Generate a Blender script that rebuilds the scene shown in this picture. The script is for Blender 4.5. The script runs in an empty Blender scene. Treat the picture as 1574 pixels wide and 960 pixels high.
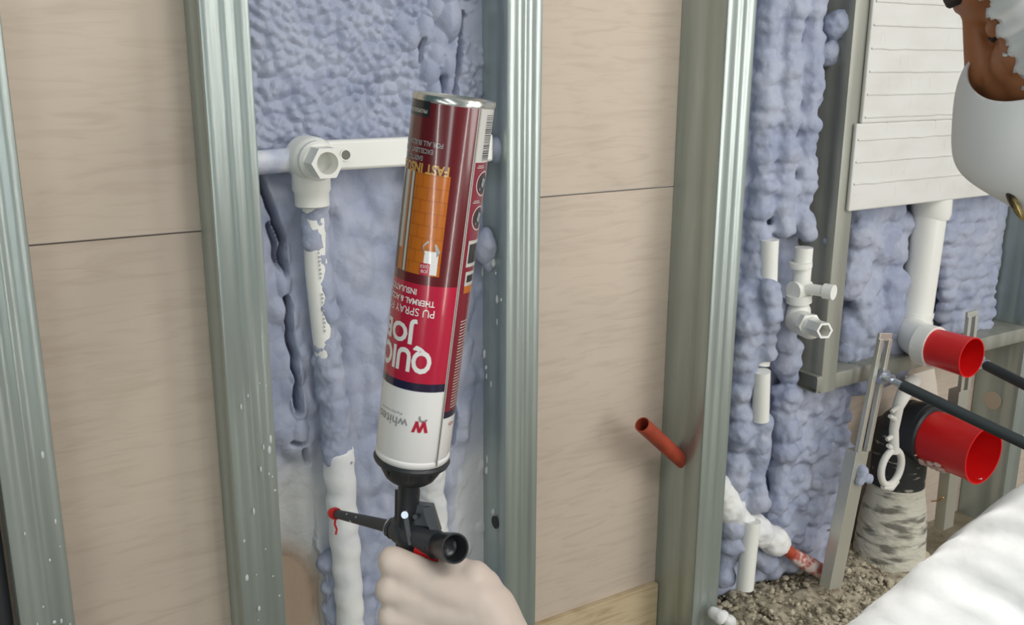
import bpy, bmesh, math, random
import numpy as np
from mathutils import Vector, Matrix, noise as mnoise
SC = bpy.context.scene
COL = SC.collection
PI = math.pi
random.seed(4)

# ------------------------------------------------------------------ camera
IW, IH, FPX = 1574.0, 960.0, 1493.0
CAM = Vector((0, -1.145, 1.05))
cX = Vector((2481, -379, FPX)).normalized()            # wall direction seen by the camera (right, down, forward)
cD = Vector((-29, 5690, FPX)).normalized()
cD = (cD - cX * cX.dot(cD)).normalized()               # plumb down
cY = cD.cross(cX)
if cY.z < 0: cY = -cY                                  # into the wall
def rot(v): v = Vector(v); return Vector((v.dot(cX), v.dot(cY), -v.dot(cD)))
def Wc(x, y, z): return CAM + rot((x, y, z))
def W(px, py, D): return Wc((px - 787) / FPX * D, (py - 480) / FPX * D, D)   # point at view depth D
def P(px, py, y=0.0):                                  # point on the plane y metres behind the stud faces
    r = rot((px - 787, py - 480, FPX)); return CAM + r * ((y - CAM.y) / r.y)
cam = bpy.data.objects.new('camera', bpy.data.cameras.new('camera')); COL.objects.link(cam)
a, b, c = rot((1, 0, 0)), rot((0, -1, 0)), rot((0, 0, -1))
cam.matrix_world = Matrix(((a.x, b.x, c.x, CAM.x), (a.y, b.y, c.y, CAM.y), (a.z, b.z, c.z, CAM.z), (0, 0, 0, 1)))
cam.data.sensor_width = 36; cam.data.lens = FPX / IW * 36; cam.data.clip_start = .02
SC.camera = cam
SC.view_settings.view_transform = 'Standard'; SC.view_settings.look = 'None'
SC.view_settings.gamma = 1; SC.view_settings.use_curve_mapping = False
SC.view_settings.exposure = 0.0

# ------------------------------------------------------------------ light
wd = bpy.data.worlds.new('room_light'); SC.world = wd; wd.use_nodes = True
nt = wd.node_tree; bg = nt.nodes['Background']
tc = nt.nodes.new('ShaderNodeTexCoord'); sp = nt.nodes.new('ShaderNodeSeparateXYZ'); cr = nt.nodes.new('ShaderNodeValToRGB'); mr = nt.nodes.new('ShaderNodeMapRange')
nt.links.new(tc.outputs['Generated'], sp.inputs[0]); nt.links.new(sp.outputs['X'], mr.inputs['Value'])
mr.inputs['From Min'].default_value = -1; nt.links.new(mr.outputs[0], cr.inputs[0])
cr.color_ramp.elements[0].color = (.06, .13, .14, 1); cr.color_ramp.elements[0].position = .12
cr.color_ramp.elements[1].color = (.62, .62, .60, 1); cr.color_ramp.elements[1].position = .70
e = cr.color_ramp.elements.new(.42); e.color = (.24, .29, .29, 1)
nt.links.new(cr.outputs[0], bg.inputs[0]); bg.inputs[1].default_value = .75
def area(name, loc, target, sx, sy, power, col=(1, 1, 1)):
    l = bpy.data.lights.new(name, 'AREA'); l.shape = 'RECTANGLE'; l.size = sx; l.size_y = sy; l.energy = power; l.color = col
    o = bpy.data.objects.new(name, l); COL.objects.link(o); o.location = loc
    o.rotation_euler = (Vector(target) - Vector(loc)).to_track_quat('-Z', 'Z').to_euler(); return o
area('window_light', (2.35, -2.55, 1.25), (.73, 0, 1.0), .9, 2.3, 36, (1, .985, .95))
area('tall_lamp_right', (.87, -2.05, .95), (.36, -.44, .9), .035, 1.8, 7, (1, .98, .95))
area('tall_lamp_left', (-1.3, -1.60, .75), (.36, -.44, .9), .03, 1.5, 4.5, (1, .98, .95))
area('ceiling_light', (.75, -2.1, 2.7), (.8, 0, .8), 1.6, .8, 29, (1, .97, .93))
area('doorway_light', (-1.15, -2.5, 1.3), (.3, 0, .8), .3, 1.8, 9, (.93, .98, 1))
s = bpy.data.lights.new('sunbeam', 'SPOT'); s.energy = 380; s.spot_size = math.radians(3.2); s.spot_blend = .12; s.shadow_soft_size = .01; s.color = (1, .97, .9)
so = bpy.data.objects.new('sunbeam', s); COL.objects.link(so); so.location = (1.05, -1.35, 3.3)
so.rotation_euler = (W(1575, 812, .52) - so.location).to_track_quat('-Z', 'Y').to_euler()

# ------------------------------------------------------------------ materials
def srgb(r, g, b): return tuple(((v / 255) / 12.92 if v / 255 < .04045 else ((v / 255 + .055) / 1.055) ** 2.4) for v in (r, g, b)) + (1,)
MATS = {}
def mat(name, col, rough=.5, metal=0, noise=None, bump=None, spec=.5, coat=0, sss=0):
    """noise=(scale,(sx,sy,sz),other colour,low,high)   bump=(scale,(sx,sy,sz),strength,distance)"""
    if name in MATS: return MATS[name]
    m = bpy.data.materials.new(name); m.use_nodes = True; n = m.node_tree.nodes; L = m.node_tree.links; p = n['Principled BSDF']
    p.inputs['Base Color'].default_value = srgb(*col); p.inputs['Roughness'].default_value = rough; p.inputs['Metallic'].default_value = metal
    p.inputs['Specular IOR Level'].default_value = spec; p.inputs['Coat Weight'].default_value = coat; p.inputs['Coat Roughness'].default_value = .08
    tc = n.new('ShaderNodeTexCoord')
    if noise:
        mp = n.new('ShaderNodeMapping'); mp.inputs['Scale'].default_value = noise[1]; L.new(tc.outputs['Object'], mp.inputs[0])
        nz = n.new('ShaderNodeTexNoise'); nz.inputs['Scale'].default_value = noise[0]; nz.inputs['Detail'].default_value = 5; L.new(mp.outputs[0], nz.inputs['Vector'])
        mr = n.new('ShaderNodeMapRange'); mr.inputs['From Min'].default_value = noise[3]; mr.inputs['From Max'].default_value = noise[4]; L.new(nz.outputs[0], mr.inputs[0])
        mx = n.new('ShaderNodeMix'); mx.data_type = 'RGBA'; mx.inputs[6].default_value = srgb(*col); mx.inputs[7].default_value = srgb(*noise[2])
        L.new(mr.outputs[0], mx.inputs[0]); L.new(mx.outputs[2], p.inputs['Base Color'])
    if bump:
        mp = n.new('ShaderNodeMapping'); mp.inputs['Scale'].default_value = bump[1]; L.new(tc.outputs['Object'], mp.inputs[0])
        nz = n.new('ShaderNodeTexNoise'); nz.inputs['Scale'].default_value = bump[0]; nz.inputs['Detail'].default_value = 4; L.new(mp.outputs[0], nz.inputs['Vector'])
        bp = n.new('ShaderNodeBump'); bp.inputs['Strength'].default_value = bump[2]; bp.inputs['Distance'].default_value = bump[3]
        L.new(nz.outputs[0], bp.inputs['Height']); L.new(bp.outputs[0], p.inputs['Normal'])
    MATS[name] = m; return m
galv = mat('galvanised_steel', (178, 188, 184), .34, .62, noise=(5, (8, 8, .5), (160, 170, 166), .35, .7), bump=(40, (6, 6, .3), .12, .002))
galvd = mat('dull_galvanised', (158, 158, 148), .42, .35, noise=(6, (6, 6, .6), (140, 141, 132), .35, .7))
galvr = mat('galvanised_bracket', (205, 205, 195), .38, .7)
zinc = mat('zinc_bolt', (200, 205, 215), .25, .9)
foamM = mat('lilac_foam', (168, 173, 190), .62, 0, noise=(16, (1, 1, 1), (146, 154, 177), .38, .66), bump=(120, (1, 1, 1), .5, .003), spec=.3)
pvc = mat('white_pvc', (232, 232, 226), .33, 0)
red = mat('red_plastic', (214, 22, 24), .38, 0)
black = mat('black_plastic', (46, 48, 52), .36, 0)
rubber = mat('black_rubber', (42, 50, 54), .7, 0)
white_cover = mat('white_cover', (214, 213, 209), .7, 0, noise=(10, (1, 1, 2), (206, 204, 199), .4, .7))
latex = mat('cream_latex', (230, 213, 200), .55, 0, bump=(45, (1, 1, 1), .12, .004), noise=(9, (1, 1, 1), (224, 205, 193), .4, .7))
skin = mat('brown_skin', (172, 112, 72), .5, 0, noise=(16, (1, 1, 1), (150, 88, 56), .4, .7))
suit = mat('white_coverall', (220, 221, 222), .75, 0, bump=(30, (1, 1, 1), .25, .004))
maskM = mat('white_mask', (234, 234, 234), .7, 0, bump=(120, (1, 1, 1), .08, .001))
hairM = mat('dark_hair', (38, 26, 20), .8, 0)
steel = mat('can_steel', (205, 205, 200), .25, .95)
cement = mat('cement', (205, 202, 188), .9, 0, noise=(14, (1, 1, 4), (120, 118, 108), .50, .62), bump=(40, (1, 1, 2), .6, .01))
floorM = mat('concrete_floor', (150, 142, 122), .9, 0, noise=(9, (1, 1, 1), (112, 104, 86), .4, .7), bump=(50, (1, 1, 1), .6, .01))
rubbleM = mat('rubble_crumbs', (190, 180, 158), .95, 0, noise=(50, (1, 1, 1), (120, 112, 94), .45, .62))
paper = mat('pale_card', (214, 208, 196), .8, 0)
conduit = mat('orange_conduit', (176, 74, 50), .45, 0, noise=(30, (1, 1, 1), (150, 60, 42), .4, .7))
copper = mat('copper_wire', (200, 150, 90), .3, .9)
teal = mat('teal_plastic', (70, 125, 135), .5, 0)

# plywood: pale face with wavy grain across the sheet
def ply(name, base, dark):
    m = bpy.data.materials.new(name); m.use_nodes = True; n = m.node_tree.nodes; L = m.node_tree.links; p = n['Principled BSDF']
    tc = n.new('ShaderNodeTexCoord'); mp = n.new('ShaderNodeMapping'); mp.inputs['Scale'].default_value = (2.2, 1, 16); L.new(tc.outputs['Object'], mp.inputs[0])
    nz = n.new('ShaderNodeTexNoise'); nz.inputs['Scale'].default_value = 5; nz.inputs['Detail'].default_value = 7; nz.inputs['Distortion'].default_value = .9; L.new(mp.outputs[0], nz.inputs['Vector'])
    nz2 = n.new('ShaderNodeTexNoise'); nz2.inputs['Scale'].default_value = 3; nz2.inputs['Detail'].default_value = 3; L.new(tc.outputs['Object'], nz2.inputs['Vector'])
    r = n.new('ShaderNodeValToRGB'); r.color_ramp.elements[0].position = .30; r.color_ramp.elements[1].position = .52
    r.color_ramp.elements[0].color = srgb(*dark); r.color_ramp.elements[1].color = srgb(*base); L.new(nz.outputs[0], r.inputs[0])
    mx = n.new('ShaderNodeMix'); mx.data_type = 'RGBA'; mx.blend_type = 'MULTIPLY'; mr = n.new('ShaderNodeMapRange'); mr.inputs['From Min'].default_value = .45; mr.inputs['From Max'].default_value = .7
    L.new(nz2.outputs[0], mr.inputs[0]); L.new(mr.outputs[0], mx.inputs[0]); L.new(r.outputs[0], mx.inputs[6]); mx.inputs[7].default_value = (.86, .85, .86, 1)
    L.new(mx.outputs[2], p.inputs['Base Color']); p.inputs['Roughness'].default_value = .75
    bp = n.new('ShaderNodeBump'); bp.inputs['Strength'].default_value = .15; bp.inputs['Distance'].default_value = .002; L.new(nz.outputs[0], bp.inputs['Height']); L.new(bp.outputs[0], p.inputs['Normal'])
    return m
plyM = ply('pale_plywood', (202, 187, 171), (192, 176, 160))
plyB = ply('yellow_board', (205, 186, 152), (184, 160, 126))

# foam with a thinner, whitish and a bare patch (vertex attribute tint: 0 lilac, .5 whitish, 1 brown)
def foam_patch_mat():
    m = foamM.copy(); m.name = 'lilac_foam_thinning'; n = m.node_tree.nodes; L = m.node_tree.links; p = n['Principled BSDF']
    src = p.inputs['Base Color'].links[0].from_socket
    at = n.new('ShaderNodeAttribute'); at.attribute_name = 'thin'
    r = n.new('ShaderNodeValToRGB'); r.color_ramp.elements[0].position = .0; r.color_ramp.elements[0].color = srgb(168, 173, 190)
    r.color_ramp.elements[1].color = srgb(196, 172, 150); e = r.color_ramp.elements.new(.5); e.color = srgb(205, 206, 206)
    L.new(at.outputs['Fac'], r.inputs[0]); mr = n.new('ShaderNodeMapRange'); mr.inputs['From Max'].default_value = .35; L.new(at.outputs['Fac'], mr.inputs[0])
    mx = n.new('ShaderNodeMix'); mx.data_type = 'RGBA'; L.new(mr.outputs[0], mx.inputs[0]); L.new(src, mx.inputs[6]); L.new(r.outputs[0], mx.inputs[7]); L.new(mx.outputs[2], p.inputs['Base Color'])
    return m
foamT = foam_patch_mat()

# ------------------------------------------------------------------ builders
LOC = {}
def tag(o, label=None, cat=None, group=None, kind=None):
    if label: o['label'] = label
    if cat: o['category'] = cat
    if group: o['group'] = group
    if kind: o['kind'] = kind
    return o
def thing(name, loc, label, cat, group=None):
    o = bpy.data.objects.new(name, None); COL.objects.link(o); o.location = loc; o.empty_display_size = .05; LOC[o] = Vector(loc); return tag(o, label, cat, group)
def obj(name, geo, m, parent=None, smooth=True, label=None, bevel=0):
    """geo = list of (verts, faces) in world space -> ONE mesh object; under a parent the vertices are stored relative to it"""
    me = bpy.data.meshes.new(name); V = []; F = []
    for v, f in geo:
        k = len(V); V += [Vector(q) for q in v]; F += [[i + k for i in q] for q in f]
    if parent: org = LOC[parent]
    else: org = sum(V, Vector()) / len(V); org.z = min(v.z for v in V)
    me.from_pydata([v - org for v in V], [], F); me.validate(); me.update()
    bm = bmesh.new(); bm.from_mesh(me); bmesh.ops.recalc_face_normals(bm, faces=bm.faces); bm.to_mesh(me); bm.free()
    for p in me.polygons: p.use_smooth = smooth
    if smooth: me.set_sharp_from_angle(angle=math.radians(40))
    o = bpy.data.objects.new(name, me); COL.objects.link(o); me.materials.append(m)
    if parent:
        o.parent = parent; LOC[o] = org
    else: o.location = org; LOC[o] = org
    if bevel:
        b = o.modifiers.new('bevel', 'BEVEL'); b.width = bevel; b.segments = 2; b.limit_method = 'ANGLE'
    if label: o['label'] = label
    return o
def frame(d, up=Vector((0, 0, 1))):
    d = Vector(d).normalized(); u = Vector(up)
    if abs(d.dot(u)) > .98: u = Vector((1, 0, 0))
    x = u.cross(d).normalized(); return x, d.cross(x).normalized(), d
def tube(pts, r, seg=20, caps=True, inner=None):
    """swept round tube; r number or list; inner = wall thickness for an open tube"""
    pts = [Vector(p) for p in pts]; n = len(pts); rs = r if isinstance(r, (list, tuple)) else [r] * n
    V = []; F = []; x = None; rings = []
    for i, p in enumerate(pts):
        t = (pts[min(i + 1, n - 1)] - pts[max(i - 1, 0)]).normalized()
        if x is None: x, y, _ = frame(t)
        else: x = (x - t * x.dot(t)).normalized(); y = t.cross(x)
        rings.append((p, x.copy(), y.copy()))
    def ring(i, rad): 
        p, x, y = rings[i]; k = len(V)
        V.extend(p + x * rad * math.cos(2 * PI * j / seg) + y * rad * math.sin(2 * PI * j / seg) for j in range(seg)); return k
    def join(a, b):
        for j in range(seg): F.append([a + j, a + (j + 1) % seg, b + (j + 1) % seg, b + j])
    ks = [ring(i, rs[i]) for i in range(n)]
    for i in range(n - 1): join(ks[i], ks[i + 1])
    if inner:
        ki = [ring(i, rs[i] - inner) for i in range(n)]
        for i in range(n - 1): join(ki[i + 1], ki[i])
        join(ks[0], ki[0]); join(ks[-1], ki[-1])
    elif caps: F.append(list(range(ks[0], ks[0] + seg))[::-1]); F.append(list(range(ks[-1], ks[-1] + seg)))
    return V, F
def lathe(A, d, prof, seg=48, up=Vector((0, 0, 1))):
    x, y, d = frame(d, up); A = Vector(A); V = []; F = []
    for r, z in prof: V += [A + d * z + (x * math.cos(2 * PI * j / seg) + y * math.sin(2 * PI * j / seg)) * r for j in range(seg)]
    for i in range(len(prof) - 1):
        for j in range(seg): F.append([i * seg + j, i * seg + (j + 1) % seg, (i + 1) * seg + (j + 1) % seg, (i + 1) * seg + j])
    for k, (r, z) in ((0, prof[0]), (len(prof) - 1, prof[-1])):
        if r > 1e-5: F.append([k * seg + j for j in range(seg)])
    return V, F
def box(x0, x1, y0, y1, z0, z1):
    V = [(x, y, z) for x in (x0, x1) for y in (y0, y1) for z in (z0, z1)]
    return V, [[0, 1, 3, 2], [4, 6, 7, 5], [0, 4, 5, 1], [2, 3, 7, 6], [0, 2, 6, 4], [1, 5, 7, 3]]
def prism(poly, d):
    """closed polygon of world points pushed by vector d"""
    poly = [Vector(p) for p in poly]; n = len(poly); d = Vector(d)
    return poly + [p + d for p in poly], [list(range(n))[::-1], list(range(n, 2 * n))] + [[i, (i + 1) % n, n + (i + 1) % n, n + i] for i in range(n)]
def ball(c, r, sub=2, sc=(1, 1, 1), M=None):
    bm = bmesh.new(); bmesh.ops.create_icosphere(bm, subdivisions=sub, radius=1)
    V = []
    for v in bm.verts:
        q = Vector((v.co.x * r * sc[0], v.co.y * r * sc[1], v.co.z * r * sc[2]))
        V.append(Vector(c) + (M @ q if M else q))
    F = [[v.index for v in f.verts] for f in bm.faces]; bm.free(); return V, F
def capsule(A, B, ra, rb, seg=16):
    A = Vector(A); B = Vector(B); x, y, d = frame(B - A); L = (B - A).length; prof = []
    for i in range(6): t = PI / 2 * (1 - i / 5); prof.append((ra * math.cos(t) + 1e-6, -ra * math.sin(t)))
    for i in range(6): t = PI / 2 * i / 5; prof.append((rb * math.cos(t) + 1e-6, L + rb * math.sin(t)))
    return lathe(A, d, prof, seg)
def melt(name, geo, m, parent=None, voxel=.003, smooth=6, disp=None, label=None, cut=None):
    """one continuous skin over overlapping solids"""
    o = obj(name, geo, m, parent, label=label)
    r = o.modifiers.new('r', 'REMESH'); r.mode = 'VOXEL'; r.voxel_size = voxel; r.use_smooth_shade = True
    if smooth: s = o.modifiers.new('s', 'SMOOTH'); s.iterations = smooth; s.factor = .5
    bpy.context.view_layer.update(); dg = bpy.context.evaluated_depsgraph_get()
    me = bpy.data.meshes.new_from_object(o.evaluated_get(dg)); o.modifiers.clear(); old = o.data; o.data = me; bpy.data.meshes.remove(old)
    if disp:
        org = LOC[o]; N = [v.normal.copy() for v in me.vertices]
        for v, nn in zip(me.vertices, N): v.co += nn * disp(v.co + org, nn)
    if cut:
        org = LOC[o]; bm = bmesh.new(); bm.from_mesh(me); bmesh.ops.delete(bm, geom=[v for v in bm.verts if cut(v.co + org)], context='VERTS'); bm.to_mesh(me); bm.free()
    if not me.materials: me.materials.append(m)
    for p in me.polygons: p.use_smooth = True
    return o
def fbm(p, s, oct=3): return mnoise.fractal(Vector(p) * s, 1.0, 2.0, oct)

# ------------------------------------------------------------------ setting
tag(obj('floor', [box(-1.5, 3.0, -2.6, .25, -.06, 0)], floorM, smooth=False), kind='structure')

YB1, YB3, ZJ = .064, .106, 1.05 - .209
def sheet(x0, x1, y, z0, z1, label, m=plyM, th=.012, cat='plywood sheet'):
    return tag(obj('plywood_sheet', [box(x0, x1, y, y + th, z0, z1)], m, smooth=False, bevel=.0008), label, cat, 'plywood sheets behind the studs')
sheet(-.6, .335, YB1, ZJ + .001, 2.4, 'pale plywood sheet above the thin joint left of the second stud')
sheet(-.6, .335, YB1, .0, ZJ - .001, 'pale plywood sheet below the thin joint at the lower left of the wall')
sheet(.337, 2.4, YB3, ZJ + .0012, 2.4, 'pale plywood sheet above the joint right of the foam can')
sheet(.337, 2.4, YB3, .0, ZJ - .0012, 'pale plywood sheet below the joint, behind the tip of the orange conduit')
bd = obj('skirting_board', [box(.72, 1.098, YB3 - .012, YB3 - .0005, .0, .099)], plyB, smooth=False, bevel=.001)
tag(bd, 'yellowish bottom board fixed across the foot of the plywood bay right of the can', 'board')

# ------------------------------------------------------------------ studs
def channel(path, ext, th=.0012):
    """open 2-D path (a,b) with sheet thickness, ext(a,b,t)->world for t in 0..1"""
    n = len(path); off = []
    for i in range(n):
        a = Vector(path[max(i - 1, 0)]); b = Vector(path[min(i + 1, n - 1)]); t = (b - a).normalized(); off.append(Vector(path[i]) + Vector((-t.y, t.x)) * th)
    loop = [Vector(q) for q in path] + off[::-1]; V = [ext(q.x, q.y, 0) for q in loop] + [ext(q.x, q.y, 1) for q in loop]; N = len(loop)
    F = [[i, (i + 1) % N, N + (i + 1) % N, N + i] for i in range(N)]
    for i in range(n - 1): F += [[i, i + 1, N - 2 - i, N - 1 - i], [N + i, N + i + 1, 2 * N - 2 - i, 2 * N - 1 - i]]
    return V, F
def face_path(w, depth, lip=True, ribs=True, step=.35):
    p = []
    if lip: p.append((.012, depth))
    p += [(0, depth), (0, depth * (step + .06)), (.0022, depth * step + .001), (.0022, depth * (step - .12)), (0, depth * (step - .18)), (0, .004), (.0012, .0012), (.004, 0)]
    if ribs:
        for c in (w * .36, w * .66): p += [(c - .0065, 0), (c - .004, .0016), (c + .004, .0016), (c + .0065, 0)]
    p += [(w - .004, 0), (w - .0012, .0012), (w, .004), (w, depth * .9)]
    return p
def stud(x0, w, depth, z0, z1, label, m=galv, step=.35, ribs=True):
    t = thing('metal_stud', (x0 + w / 2, .03, z0), label, 'metal stud', 'galvanised steel studs of the wall frame')
    obj('channel', [channel(face_path(w, depth, step=step, ribs=ribs), lambda a, b, k: Vector((x0 + a, b, z0 + (z1 - z0) * k)))], m, t)
    return t
S1 = stud(.044, .058, .063, 0, 2.4, 'greenish steel stud at the left edge of the picture')
S2 = stud(.300, .058, .063, 0, 2.4, 'steel stud left of the white pipes and foam bay')
S3 = stud(.703, .058, .105, 0, 2.4, 'brightly shining steel stud directly right of the foam can')
S4 = stud(1.099, .062, .105, 0, 2.4, 'steel stud the orange conduit runs behind', step=.5)
S5 = stud(1.388, .042, .104, 1.05 - .600, 2.4, 'short steel stud beside the white ribbed cover panel, ending on the rail', m=galvd, ribs=False)
S6 = stud(2.045, .05, .104, 0, 2.4, 'dark steel stud at the far right with a round hole', ribs=False)
# splashes of dried foam on studs (marks with their own shape)
def specks(parent, pts, r0=.0016):
    g = []
    for x, y, z in pts: g.append(ball((x, y, z), r0 * random.uniform(.6, 1.7), 1, (random.uniform(.6, 1), .5, random.uniform(.8, 2.6))))
    o = obj('foam_specks', g, mat('foam_speck', (205, 210, 210), .6), parent, label='small dried specks of pale foam'); o['kind'] = 'stuff'
specks(S2, [(random.uniform(.306, .354), -.0006, random.uniform(.05, .75) ** 1.3) for _ in range(45)])
specks(S1, [(random.uniform(.055, .1), -.0006, random.uniform(.2, .62)) for _ in range(20)])
specks(S3, [(random.uniform(.702, .7035), random.uniform(.01, .09), random.uniform(.1, .8)) for _ in range(26)] + [(.702, .06, .62), (.702, .055, .60)], .003)
# black vertical pipe at the bottom left corner
bp0 = P(4, 960, .02)
tag(obj('black_pipe', [tube([(bp0.x, .03, 0), (bp0.x, .03, 2.4)], .012)], black), 'black vertical pipe in the bottom left corner', 'pipe')
# rail under the opening
ra = thing('metal_rail', (1.7, .03, 1.05 - .62), 'horizontal steel rail under the opening with lilac foam', 'metal rail')
obj('channel', [channel([(0, .1), (0, .004), (.0012, .0012), (.004, 0), (.028, 0), (.0312, .0012), (.0324, .004), (.0324, .1)], lambda a, b, k: Vector((1.377 + .69 * k, b + .0005, 1.05 - .598 + .0 - .0325 + a + .032)))], galvd, ra)

# ------------------------------------------------------------------ foam, left bay: height field
rng = np.random.RandomState(3)
def vnoise(x, z, s, seed):
    r = np.random.RandomState(seed); T = r.rand(64, 64); u = x * s; v = z * s; iu = np.floor(u).astype(int); iv = np.floor(v).astype(int); fu = u - iu; fv = v - iv
    fu = fu * fu * (3 - 2 * fu); fv = fv * fv * (3 - 2 * fv); g = lambda a, b: T[a % 64, b % 64]
    return (g(iu, iv) * (1 - fu) + g(iu + 1, iv) * fu) * (1 - fv) + (g(iu, iv + 1) * (1 - fu) + g(iu + 1, iv + 1) * fu) * fv - .5
def worley(x, z, s, seed):
    r = np.random.RandomState(seed); A = r.rand(64, 64); B = r.rand(64, 64); u = x * s; v = z * s; iu = np.floor(u).astype(int); iv = np.floor(v).astype(int); best = np.full(u.shape, 9.)
    for di in (-1, 0, 1):
        for dj in (-1, 0, 1):
            a = (iu + di) % 64; b = (iv + dj) % 64; d = (iu + di + A[a, b] - u) ** 2 + (iv + dj + B[a, b] - v) ** 2; best = np.minimum(best, d)
    return np.sqrt(best)
def segd(X, Z, pts):
    """distance to a poly-line and position along it"""
    best = np.full(X.shape, 9.)
    for (ax, az), (bx, bz) in zip(pts[:-1], pts[1:]):
        dx, dz = bx - ax, bz - az; t = np.clip(((X - ax) * dx + (Z - az) * dz) / (dx * dx + dz * dz), 0, 1); best = np.minimum(best, np.hypot(X - ax - t * dx, Z - az - t * dz))
    return best
def pl(pts, y): return [(P(px, py, y).x, P(px, py, y).z) for px, py in pts]
x0, x1, z0, z1 = .360, .704, .02, 1.62
nx, nz_ = 200, 900
X, Z = np.meshgrid(np.linspace(x0, x1, nx), np.linspace(z0, z1, nz_))
yF = .05
wx = X + .012 * vnoise(X, Z, 18, 1); wz = Z + .012 * vnoise(X, Z, 18, 2)
small = .0085 * (.75 - worley(wx, wz, 75, 5)) + .004 * vnoise(X, Z, 130, 6) + .010 * vnoise(X, Z, 22, 7)
up = np.clip((Z - .90) / .05, 0, 1)                              # finer bumps above the pipe, smoother sheets below
low = .012 * vnoise(wx, wz, 30, 9) + .008 * vnoise(X, Z * .6, 60, 10) + .005 * (.7 - worley(wx, wz * .7, 45, 12))
H = .052 + up * small * 1.2 + (1 - up) * low
# bead of fat blobs running down the right side above the can
for px, py, r in [(700, 5, .020), (722, 25, .028), (715, -30, .03), (705, 60, .018), (682, 45, .020), (700, 85, .020), (660, 55, .018), (718, 98, .022), (690, 110, .02), (722, 128, .016), (700, 145, .018), (668, 90, .014), (645, 35, .016), (728, -80, .026), (735, 160, .02)]:
    q = P(px, py, .0); d = np.hypot((X - q.x) * 1.15, (Z - q.z) * .85); H = np.maximum(H, .045 + np.sqrt(np.clip(r * r - d * d, 0, None)) * .95)
# right-hand margin lies flat against the web of the third stud
mrg = np.clip((X - .640) / .05, 0, 1); H -= mrg * .018
# left lumps beside crack
for px, py, r in [(462, 405, .016), (458, 440, .018), (470, 500, .018), (480, 540, .016), (478, 590, .018), (485, 640, .018), (486, 690, .018), (505, 350, .014), (508, 400, .013), (500, 470, .014), (750, 385, .016)]:
    q = P(px, py, .0); d = np.hypot((X - q.x) * 1.2, (Z - q.z) * .55); H = np.maximum(H, .040 + np.sqrt(np.clip(r * r - d * d, 0, None)) * 1.1)
# cracks
def crack(pts, w, dep):
    global H
    d = segd(X + .004 * vnoise(X, Z, 60, 20), Z, pl(pts, .01)); H -= dep * np.exp(-(d / w) ** 2)
crack([(412, 275), (428, 310), (442, 350), (455, 380), (460, 430)], .0034, .044)
crack([(432, 355), (442, 390), (450, 420)], .0035, .03)
crack([(460, 470), (462, 520), (468, 560), (474, 600), (477, 650)], .0030, .042)
crack([(470, 700), (485, 702)], .003, .02); crack([(490, 712), (492, 722), (500, 735)], .003, .018)
crack([(727, 380), (728, 450), (722, 520), (720, 600), (718, 700)], .0034, .034)
crack([(738, 20), (735, 60), (728, 110), (724, 145)], .0032, .036)
crack([(703, 120), (702, 150)], .0028, .02)
crack([(668, 95), (672, 60)], .0022, .014)
crack([(400, 690), (470, 740)], .01, .006)
# blue hollow beside the crack
q = P(452, 400, .02); H -= .014 * np.exp(-(((X - q.x) / .02) ** 2 + ((Z - q.z) / .03) ** 2))
# thinning patch near the bottom left, and a lumpy edge beside the pipe foot
def blobf(px, py, rx, rz, y=.04):
    q = P(px, py, y); return np.exp(-(((X - q.x) / rx) ** 2 + ((Z - q.z) / rz) ** 2))
pale = np.clip(1.25 * blobf(470, 800, .055, .085), 0, 1); bare = np.clip(1.7 * blobf(440, 960, .08, .11), 0, 1) * (X < P(505, 900, .04).x + .01 * vnoise(X, Z, 40, 33))
H = H * (1 - .45 * pale) ; H = H * (1 - bare) + .012 * bare
pale2 = np.clip(.8 * blobf(750, 790, .05, .10), 0, .4)
thin = np.clip(np.maximum(np.maximum(.5 * pale, pale2), bare), 0, 1)
H = np.maximum(H, .004)
V = [(float(X[i, j]), float(YB3 - H[i, j]), float(Z[i, j])) for i in range(nz_) for j in range(nx)]
F = [[i * nx + j, i * nx + j + 1, (i + 1) * nx + j + 1, (i + 1) * nx + j] for i in range(nz_ - 1) for j in range(nx - 1)]
# close the back so that the slab is solid
b0 = len(V); V += [(x0, YB3 - .0005, z0), (x1, YB3 - .0005, z0), (x1, YB3 - .0005, z1), (x0, YB3 - .0005, z1)]
F += [[b0, b0 + 3, b0 + 2, b0 + 1], [b0] + list(range(0, nx))[::1] + [b0 + 1], [b0 + 3] + [(nz_ - 1) * nx + j for j in range(nx)] + [b0 + 2],
      [b0] + [i * nx for i in range(nz_)] + [b0 + 3], [b0 + 1] + [i * nx + nx - 1 for i in range(nz_)] + [b0 + 2]]
fo = obj('foam_insulation', [(V, F)], foamT)
at = fo.data.attributes.new('thin', 'FLOAT', 'POINT'); at.data.foreach_set('value', np.concatenate([thin.ravel(), np.zeros(4)]).astype('f'))
tag(fo, 'lilac sprayed foam insulation filling the bay behind the foam can', 'foam insulation', 'sprayed foam between the studs')

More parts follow.
